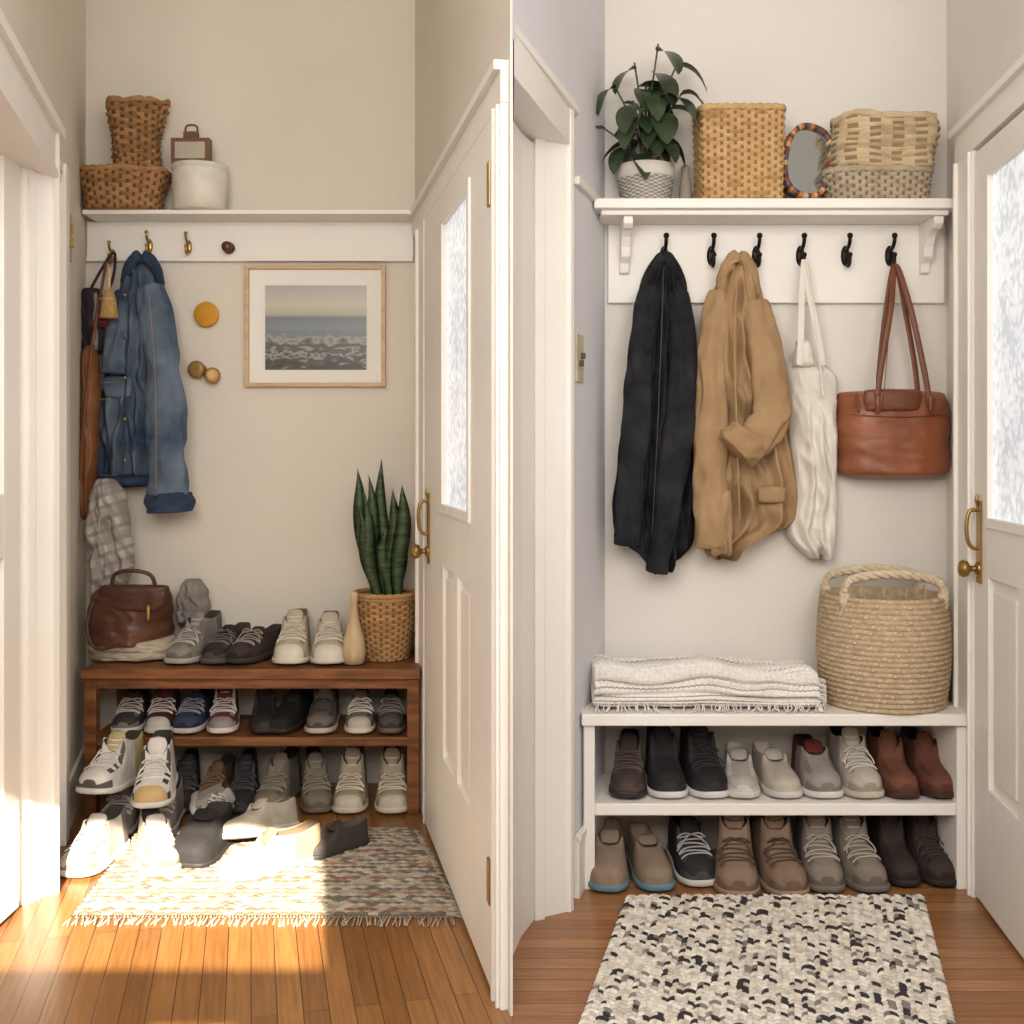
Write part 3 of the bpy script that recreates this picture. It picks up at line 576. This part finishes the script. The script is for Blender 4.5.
for v in (300,340,380,420,460): m.blob((PX(137,d),d-.118,PZ(v,d)),(.006,.004,.006),3)
m.tube(cr_path([(PX(142,d),d-.09,PZ(275,d)),(PX(138,d),d-.108,PZ(360,d)),(PX(134,d),d-.108,PZ(470,d))],6),.0035,5,2)
m.tube(cr_path([(PX(165,d),d-.165,PZ(300,d)),(PX(172,d),d-.175,PZ(380,d)),(PX(174,d),d-.185,PZ(490,d))],6),.0013,5,1)
m.build('denim_jacket',[DEN,SEAM,DEN2,BRASS],sub=1)
d=3.66
m=MB(); m.drape([(288,84,100),(300,82,106),(325,82,112),(345,84,110),(352,88,104)],d,.05,.012,3,0,k=3,nv=20,nu=24); m.drape([(292,94,98),(320,93,99),(350,94,98)],d-.05,.01,.002,1,1,nu=8,nv=10)
m.drape([(318,84,110),(322,83,112),(326,84,110)],d-.045,.01,.002,1,2,nu=10,nv=6)
m.tube(cr_path([(PX(92,d),d-.02,PZ(292,d)),(PX(104,d),d-.02,PZ(270,d)),(PX(114,d),d-.0,PZ(252,d)),(PX(116,d),d-.02,PZ(275,d)),(PX(108,d),d-.02,PZ(300,d))],6),.006,6,0,fy=.5)
m.build('plaid_scarf',[cloth((60,52,56)),cloth((150,140,130)),cloth((110,60,50))],sub=1)
m=MB(); x=PX(109,3.55); z=PZ(290,3.55)
m.lathe([(.01,.0),(.016,-.01),(.022,-.03),(.028,-.08),(.03,-.088),(.004,-.09)],20,0,c=(x,3.55,z)); m.tube([(x,3.55,z-.01),(x,3.55,z+.07)],.006,8,1); m.tube([(x-.022,3.535,z-.03),(x,3.526,z-.031),(x+.022,3.535,z-.03)],.003,5,1)
m.build('straw_hand_broom',[mat((200,165,105),.8,(160,120,70),40,.4,120,stretch=(8,8,1)),LWOOD])
m=MB(); d=3.62
m.drape([(345,86,94),(352,84,100),(400,84,101),(470,83,98),(515,82,95),(520,84,92)],d,.05,.005,5,0,k=2,nv=24,nu=24); m.tube(cr_path([(PX(86,d),d-.06,PZ(480,d)),(PX(92,d),d-.062,PZ(410,d)),(PX(98,d),d-.05,PZ(345,d)),(PX(110,d),d-.03,PZ(262,d))],6),.006,6,1,fy=.4)
m.build('leather_sling_bag',[mat((142,94,58),.5,(116,72,42),9,.1,90),LEAD],sub=1)
m=MB(); d=3.60
m.drape([(478,98,114),(495,90,128),(530,84,133),(565,88,136),(580,92,130),(600,98,116)],d,.075,.028,8,0,k=3,nv=30,nu=30,hem=.02,rag=.8)
m.build('plaid_bag',[plaid((186,180,174),(112,106,104),(150,142,136))],sub=1)  # a rumpled bag of plaid cloth
# ---------------------------------------------------------------- baskets
def wk(a,b,c): return [mat(a,.75,b,30,.3,120),mat(c,.85),mat(b,.78,None,30,.3,120)]
K1=wk((204,168,118),(184,146,96),(150,112,70)); K2=wk((204,184,150),(186,164,128),(150,126,94)); K3=wk((182,166,142),(164,148,124),(124,108,88)); K4=wk((170,130,86),(148,108,66),(104,72,42)); K5=wk((188,148,100),(170,130,84),(134,98,60))
zq=1.762
m=MB(); m.weave(PX(738,3.04),3.035,zq,PZ(106,2.96),.110,.072,24,38,.0035,7,(.98,1.02)); m.build('woven_square_basket',K1)
m=MB(); m.weave(PX(876,3.03),3.035,zq,zq+.08,.138,.07,8,44,.0035,4,(.95,1.02)); m.build('woven_tray_basket',K3)
m=MB(); m.weave(PX(884,3.03),3.03,zq+.083,PZ(114,2.96),.135,.068,15,12,.0035,3.4,(.98,1.0),.03,wob=.016); m.build('wicker_storage_basket',K2)
m=MB(); bx=PX(886,2.93); by=2.955; hb=.285; n=22; pr=[(.02,0)]
for j in range(n):
    t=(j+.5)/n; r=.150+.012*sin(pi*min(1,t*1.0))+.003*t
    for q,o in ((-.45,0),(-.2,.005),(.2,.005),(.45,0)): pr.append((r+o,(t+q/n)*hb))
rt=pr[-1][0]; pr+=[(rt-.012,hb),(rt-.016,hb*.9),(rt-.012,.02),(.01,.015)]
m.lathe(pr,160,0,(bx,by,zt),rip=lambda i,j:.0016*sin(i*1.9+j*.9)+.0008*sin(i*pi),mf=lambda i,j:0 if (i*7+j*3)%11 else 1)
for sg in (-1,1):
    P=cr_path([(bx-.125,by+sg*.085,zt+hb-.035),(bx-.125,by+sg*.085,zt+hb+.02),(bx-.095,by+sg*.075,zt+hb+.045),(bx,by+sg*.07,zt+hb+.055),(bx+.095,by+sg*.075,zt+hb+.045),(bx+.125,by+sg*.085,zt+hb+.02),(bx+.125,by+sg*.085,zt+hb-.035)],9)
    for o in (0,2.1,4.2): m.tube([p+Vector((.006*sin(i*.9+o)*(1 if i<10 or i>44 else .2),.007*cos(i*.9+o),.007*sin(i*.9+o))) for i,p in enumerate(P)],.0068,8,1)
    for sx in (-.125,.125): m.tube([(bx+sx,by+sg*.085,zt+hb-.03),(bx+sx,by+sg*.085,zt+hb+.01)],.014,8,1)
m.build('coiled_rope_basket',[mat((196,174,144),.9,(174,150,118),60,.3,200),mat((214,198,172),.9,(196,176,146),50,.3,150)])
# folded throw
m=MB(); x0,x1=PX(593,2.9),PX(814,2.9); yc=2.955; rs=[]; nx=170; nc=168
for i in range(nx+1):
    t=i/nx; x=x0+(x1-x0)*t; ring=[]; e=min(1,(min(t,1-t)/.03+.15))**.5
    hh=(.108+.018*noise.noise(Vector((t*3,0,4)))-.014*t)*(.9+.1*e)
    for k in range(nc):
        a=2*pi*k/nc; cx=math.copysign(abs(cos(a))**.5,cos(a)); sz=math.copysign(abs(sin(a))**.62,sin(a))
        ww=.12*(.96+.04*e)
        fz=.5+.5*sz
        gro=-.016*math.exp(-((fz-.36-.05*sin(t*5))/.05)**2)-.014*math.exp(-((fz-.68+.04*sin(t*7))/.045)**2)
        wf=.0034*sin(a*28)+.0016*sin(t*nx*pi/2)
        ring.append((x+.010*noise.noise(Vector((fz*9,t,0)))*(1 if e<1 else 0),yc+cx*(ww+gro+wf+.010*noise.noise(Vector((t*6,fz*3,0)))),zt+.002+hh*fz+(wf+.010*noise.noise(Vector((t*7,cx*2,3))))*(1 if sz>0 else 0)))
    rs.append(ring)
m.rings(rs,0,mf=lambda i,j:1 if i%6==4 else 0)
for i in range(46):
    q=R.random(); z_=zt+.01+q*.075; y_=yc-.115+R.random()*.03; L_=.02+R.random()*.012
    m.tube([(x1-.004,y_,z_),(x1+L_*.4,y_-.004,z_-.004),(x1+L_*.5,y_-.006,max(zt+.003,z_-.018))],.0018,4,0)
for i in range(70):
    x=x0+(x1-x0)*R.random(); m.tube([(x,yc-.118,zt+.02),(x+R.uniform(-.005,.005),yc-.126,zt+.012),(x+R.uniform(-.012,.012),yc-.128-R.random()*.006,zt+.003)],.0017,4,0)
m.build('folded_throw_blanket',[mat((238,233,227),.95,(228,222,214),90,.4,220),mat((170,164,160),.95)])
# rubber plant
m=MB(); px_,py=PX(645,3.05),3.035; zz=zq; pr=[(.02,0)]
for j in range(14):
    t=j/13; r=.064+.010*t; pr+=[(r+.002,t*.062),(r-.001,t*.062+.0025)]
pr+=[(.076,.068),(.077,.100),(.071,.102),(.068,.085),(.004,.083)]
m.lathe(pr,72,0,(px_,py,zz),mf=lambda i,j:(1 if j<28 and ((i//2+j//2)%2) else 2 if j>33 else 3 if j>=29 else 0),rip=lambda i,j:.0018*sin(i*pi*.5+j*.8) if j<28 else 0)
R2=random.Random(21)
stems=[((-.09,-.02),.24),((-.03,.0),.30),((.03,-.03),.34),((.09,0),.31),((.10,-.02),.22),((-.12,0),.13),((.05,-.05),.2),((-.04,-.06),.18),((0,0),.24)]
for (sx,sy),sh in stems:
    P=cr_path([(px_,py,zz+.08),(px_+sx*.3,py+sy*.3,zz+.08+sh*.5),(px_+sx,py+sy,zz+.08+sh)],6); m.tube(P,[.004]*7+[.0025]*8,6,5)
    for q in range(4):
        p=P[min(len(P)-1,5+q*2)]; a=R2.uniform(0,2*pi)
        if q==3: a=math.atan2(sy-.01,sx)
        dr=Vector((cos(a),sin(a)*.5-.25,R2.uniform(-.5,.3)))
        L_=R2.uniform(.10,.135)
        if p.y+dr.normalized().y*L_>3.09: dr.y=-abs(dr.y)
        m.leaf(p,dr,L_,R2.uniform(.060,.078),R2.uniform(1.6,3.4),4,.10,n=8)
m.build('potted_rubber_plant',[mat((196,190,180),.8,(176,168,158),40,.3,60),mat((138,130,122),.8),mat((60,44,32),.95),mat((214,208,198),.7),mat((62,76,52),.33,(42,54,38),14),mat((92,84,52),.6)])
m=MB(); m.lathe([(.014,0),(.018,.02),(.016,.05),(.010,.08),(.012,.105),(.008,.11)],20,0,(PX(686,3.05),3.06,zq)); m.build('stone_bud_vase',mat((160,148,136),.8))
# mirror
m=MB(); K=Matrix.Translation((PX(808,3.02),3.03,zq+.112))@Matrix.Rotation(math.radians(12),4,'Z')@Matrix.Rotation(math.radians(-10),4,'X')@Matrix.Rotation(math.radians(14),4,'Y')
def hexp(r,k=48,wx=.66):
    out=[]
    for i in range(k):
        a=2*pi*i/k; out.append((r*wx*math.copysign(abs(cos(a))**.8,cos(a)),r*math.copysign(abs(sin(a))**.8,sin(a))))
    return out
o,i_=hexp(.108),hexp(.094,48,.62); n=48
m.rings([[(a,.0,b) for a,b in i_],[(a,-.012,b) for a,b in i_],[((a+c)/2,-.016,(b+d_)/2) for (a,b),(c,d_) in zip(i_,o)],[(a,-.012,b) for a,b in o],[(a,.012,b) for a,b in o],[(a,.012,b) for a,b in i_]],cap0=False,cap1=True,M=K,mf=lambda i,j:1+(i*7//4)%5)
m.add([(a,-.004,b) for a,b in i_],[tuple(range(n))],0,False,K)
m.build('beaded_mirror',[mat((200,208,214),.06,(200,208,214),metal=1),mat((140,62,40),.5),mat((196,120,62),.5),mat((84,96,104),.5),mat((200,176,140),.5),mat((96,50,36),.5)])
# ---------------------------------------------------------------- left shelf items
zb=zsf+.001
m=MB(); m.weave(PX(119,3.6),3.645,zb,zb+.125,.138,.078,10,34,.0035,3,(.86,1.04),wob=.01,seed=5,tint=.4); m.build('oblong_wicker_basket',K4)
m=MB(); m.weave(PX(134,3.62),3.645,zb+.13,zb+.345,.080,.068,18,20,.0045,2.4,(.80,1.14),.0,wob=.02,lean=(.012,0),seed=9,tint=.45); m.build('round_wicker_basket',K4)
for o in bpy.data.objects:
    if o.name=='round_wicker_basket': o.rotation_euler=(0,math.radians(-4),0)
m=MB(); m.lathe([(.06,0),(.086,.004),(.088,.125),(.085,.131),(.090,.133),(.091,.146),(.05,.153),(.003,.153)],40,0,(PX(198,3.62),3.645,zb)); m.build('white_storage_tin',mat((232,225,212),.5))
m=MB(); x,z=PX(190,3.62),zb+.154
m.box(x-.062,x+.062,3.62,3.655,z,z+.080,0); m.box(x-.048,x+.048,3.614,3.621,z+.012,z+.066,1); m.box(x-.024,x+.022,3.625,3.65,z+.080,z+.102,2); m.tube(cr_path([(x-.02,3.637,z+.098),(x-.015,3.637,z+.122),(x+.015,3.637,z+.122),(x+.02,3.637,z+.098)],5),.004,6,2)
m.build('small_photo_frame',[mat((120,88,66),.6),mat((190,180,160),.5),mat((110,78,56),.6)],bevel=.002)
m=MB()
m.drape([(640,92,172),(645,88,177),(655,86,178),(662,92,174)],3.57,.09,.012,2,0,k=3,hem=0,nv=14,back=2)
m.build('folded_linen_cloth',cloth((190,178,156)),sub=1).location.z=zt+.001
m=MB()
m.drape([(584,100,168),(590,95,172),(610,92,174),(635,92,175),(643,98,171)],3.62,.15,.006,3,0,k=2,hem=0,nv=20,back=.3)
m.drape([(584,100,168),(592,97,171),(606,100,168),(612,110,158)],3.49,.025,.003,4,1,k=2,hem=0,nv=10,nu=20)
m.tube(cr_path([(PX(112,3.5),3.5,PZ(590,3.5)),(PX(116,3.5),3.49,PZ(574,3.5)),(PX(135,3.5),3.48,PZ(570,3.5)),(PX(152,3.5),3.49,PZ(575,3.5)),(PX(156,3.5),3.5,PZ(590,3.5))],6),.007,8,1)
m.tube(cr_path([(PX(98,3.5),3.46,PZ(600,3.5)),(PX(94,3.5),3.44,PZ(625,3.5)),(PX(104,3.5),3.435,PZ(645,3.5)),(PX(130,3.5),3.43,PZ(640,3.5))],6),.006,8,1)
m.box(PX(150,3.5),PX(156,3.5),3.445,3.46,PZ(622,3.5),PZ(600,3.5),2)
m.build('brown_leather_satchel',[mat((104,66,48),.42,(78,48,36),9,.12,80),mat((84,52,40),.45),BRASS],sub=1)
m=MB(); m.drape([(578,188,200),(586,180,208),(605,176,212),(625,178,210)],3.70,.06,.012,5,0,k=3,nv=18,nu=24); m.build('wool_beanie',cloth((150,144,138)),sub=1)
m=MB(); m.lathe([(.02,0),(.033,.006),(.036,.04),(.032,.08),(.020,.12),(.011,.16),(.010,.19),(.014,.205),(.012,.22),(.002,.226)],28,0,(PX(354,3.47),3.47,zt)); m.build('wooden_bud_vase',mat((206,182,148),.5,(190,164,128),8,stretch=(6,6,1)))
m=MB(); cx,cy=PX(386,3.55),3.575; R3=random.Random(4)
m.weave(cx-.004,cy,zt,zt+.205,.093,.093,22,30,.0022,2,(.78,1.06),.06,tint=.3); m.lathe([(.004,.0),(.088,.0)],30,4,(cx-.004,cy,zt+.19))
for q in (0,.012): m.tube([(cx-.004+(.099-q*.3)*cos(2*pi*i/40),cy+(.099-q*.3)*sin(2*pi*i/40),zt+.205-q) for i in range(40)],.007,8,0,True)
for i in range(17):
    a=R3.uniform(0,2*pi); r=R3.uniform(.005,.05); bx_,by_=cx-.004+r*cos(a),cy+r*sin(a)*.8; hgt=R3.uniform(.20,.36)
    if i<5: hgt=(.45,.42,.40,.37,.34)[i]; r*=.6
    lx,ly=(r*cos(a)*1.5-.015,r*sin(a)*.3-.02); w=R3.uniform(.018,.024); tw=R3.uniform(-.6,.6)
    if lx>.018: lx=.018
    vs=[]
    for j in range(15):
        t=j/14; ww=w*(.7+.5*sin(pi*min(1,t*1.1))) * (1-max(0,(t-.65)/.35)**2.2); an=tw+.6*t; X=bx_+lx*t*1.2+.007*sin(t*7+i); Y=by_+ly*t; Z=zt+.18+hgt*t
        dx,dy=cos(an),sin(an)
        vs+=[(X-dx*ww-dy*.005,Y-dy*ww+dx*.005,Z),(X,Y-.003,Z),(X+dx*ww-dy*.005,Y+dy*ww+dx*.005,Z),(X,Y+.004,Z)]
    m.add(vs,[(j*4+k,j*4+(k+1)%4,(j+1)*4+(k+1)%4,(j+1)*4+k) for j in range(14) for k in range(4)],3)
m.build('potted_snake_plant',K5+[mat((84,102,70),.42,(40,56,40),9,0,None,stretch=(2,2,10)),mat((60,44,32),.95)])
# ---------------------------------------------------------------- lights, world, camera
w=bpy.data.worlds.new('sky'); bpy.context.scene.world=w; w.use_nodes=True
w.node_tree.nodes['Background'].inputs[0].default_value=(.98,.97,.99,1); w.node_tree.nodes['Background'].inputs[1].default_value=.62
def area(name,loc,tgt,sx,sy,e,col):
    l=bpy.data.lights.new(name,'AREA'); l.shape='RECTANGLE'; l.size=sx; l.size_y=sy; l.energy=e; l.color=col
    o=bpy.data.objects.new(name,l); o.location=loc; o.rotation_euler=(Vector(tgt)-Vector(loc)).to_track_quat('-Z','Y').to_euler(); bpy.context.scene.collection.objects.link(o)
area('fill_light_left',(-.45,.2,1.9),(-1.0,3.6,.9),1.0,1.2,39,(1,.955,.885))  # added fill lamp for the left alcove, no window here
area('fill_light_right',(.75,.2,1.9),(.6,3.1,.9),1.1,1.2,28,(1,.98,.955))  # added fill lamp for the right alcove, in place of a window
l=bpy.data.lights.new('sun','SUN'); l.energy=25; l.angle=.008; l.color=(1,.87,.68); o=bpy.data.objects.new('sun',l)
o.rotation_euler=Vector((-.18,1,-.5)).to_track_quat('-Z','Y').to_euler(); bpy.context.scene.collection.objects.link(o)
cam=bpy.data.cameras.new('camera'); cam.sensor_width=36; cam.lens=36*F/1024; cam.shift_y=-62/1024; cam.clip_start=.05
o=bpy.data.objects.new('camera',cam); o.location=(0,0,H); o.rotation_euler=(pi/2,0,0); bpy.context.scene.collection.objects.link(o)
bpy.context.scene.camera=o
try: bpy.context.scene.view_settings.view_transform='Standard'
except Exception: pass
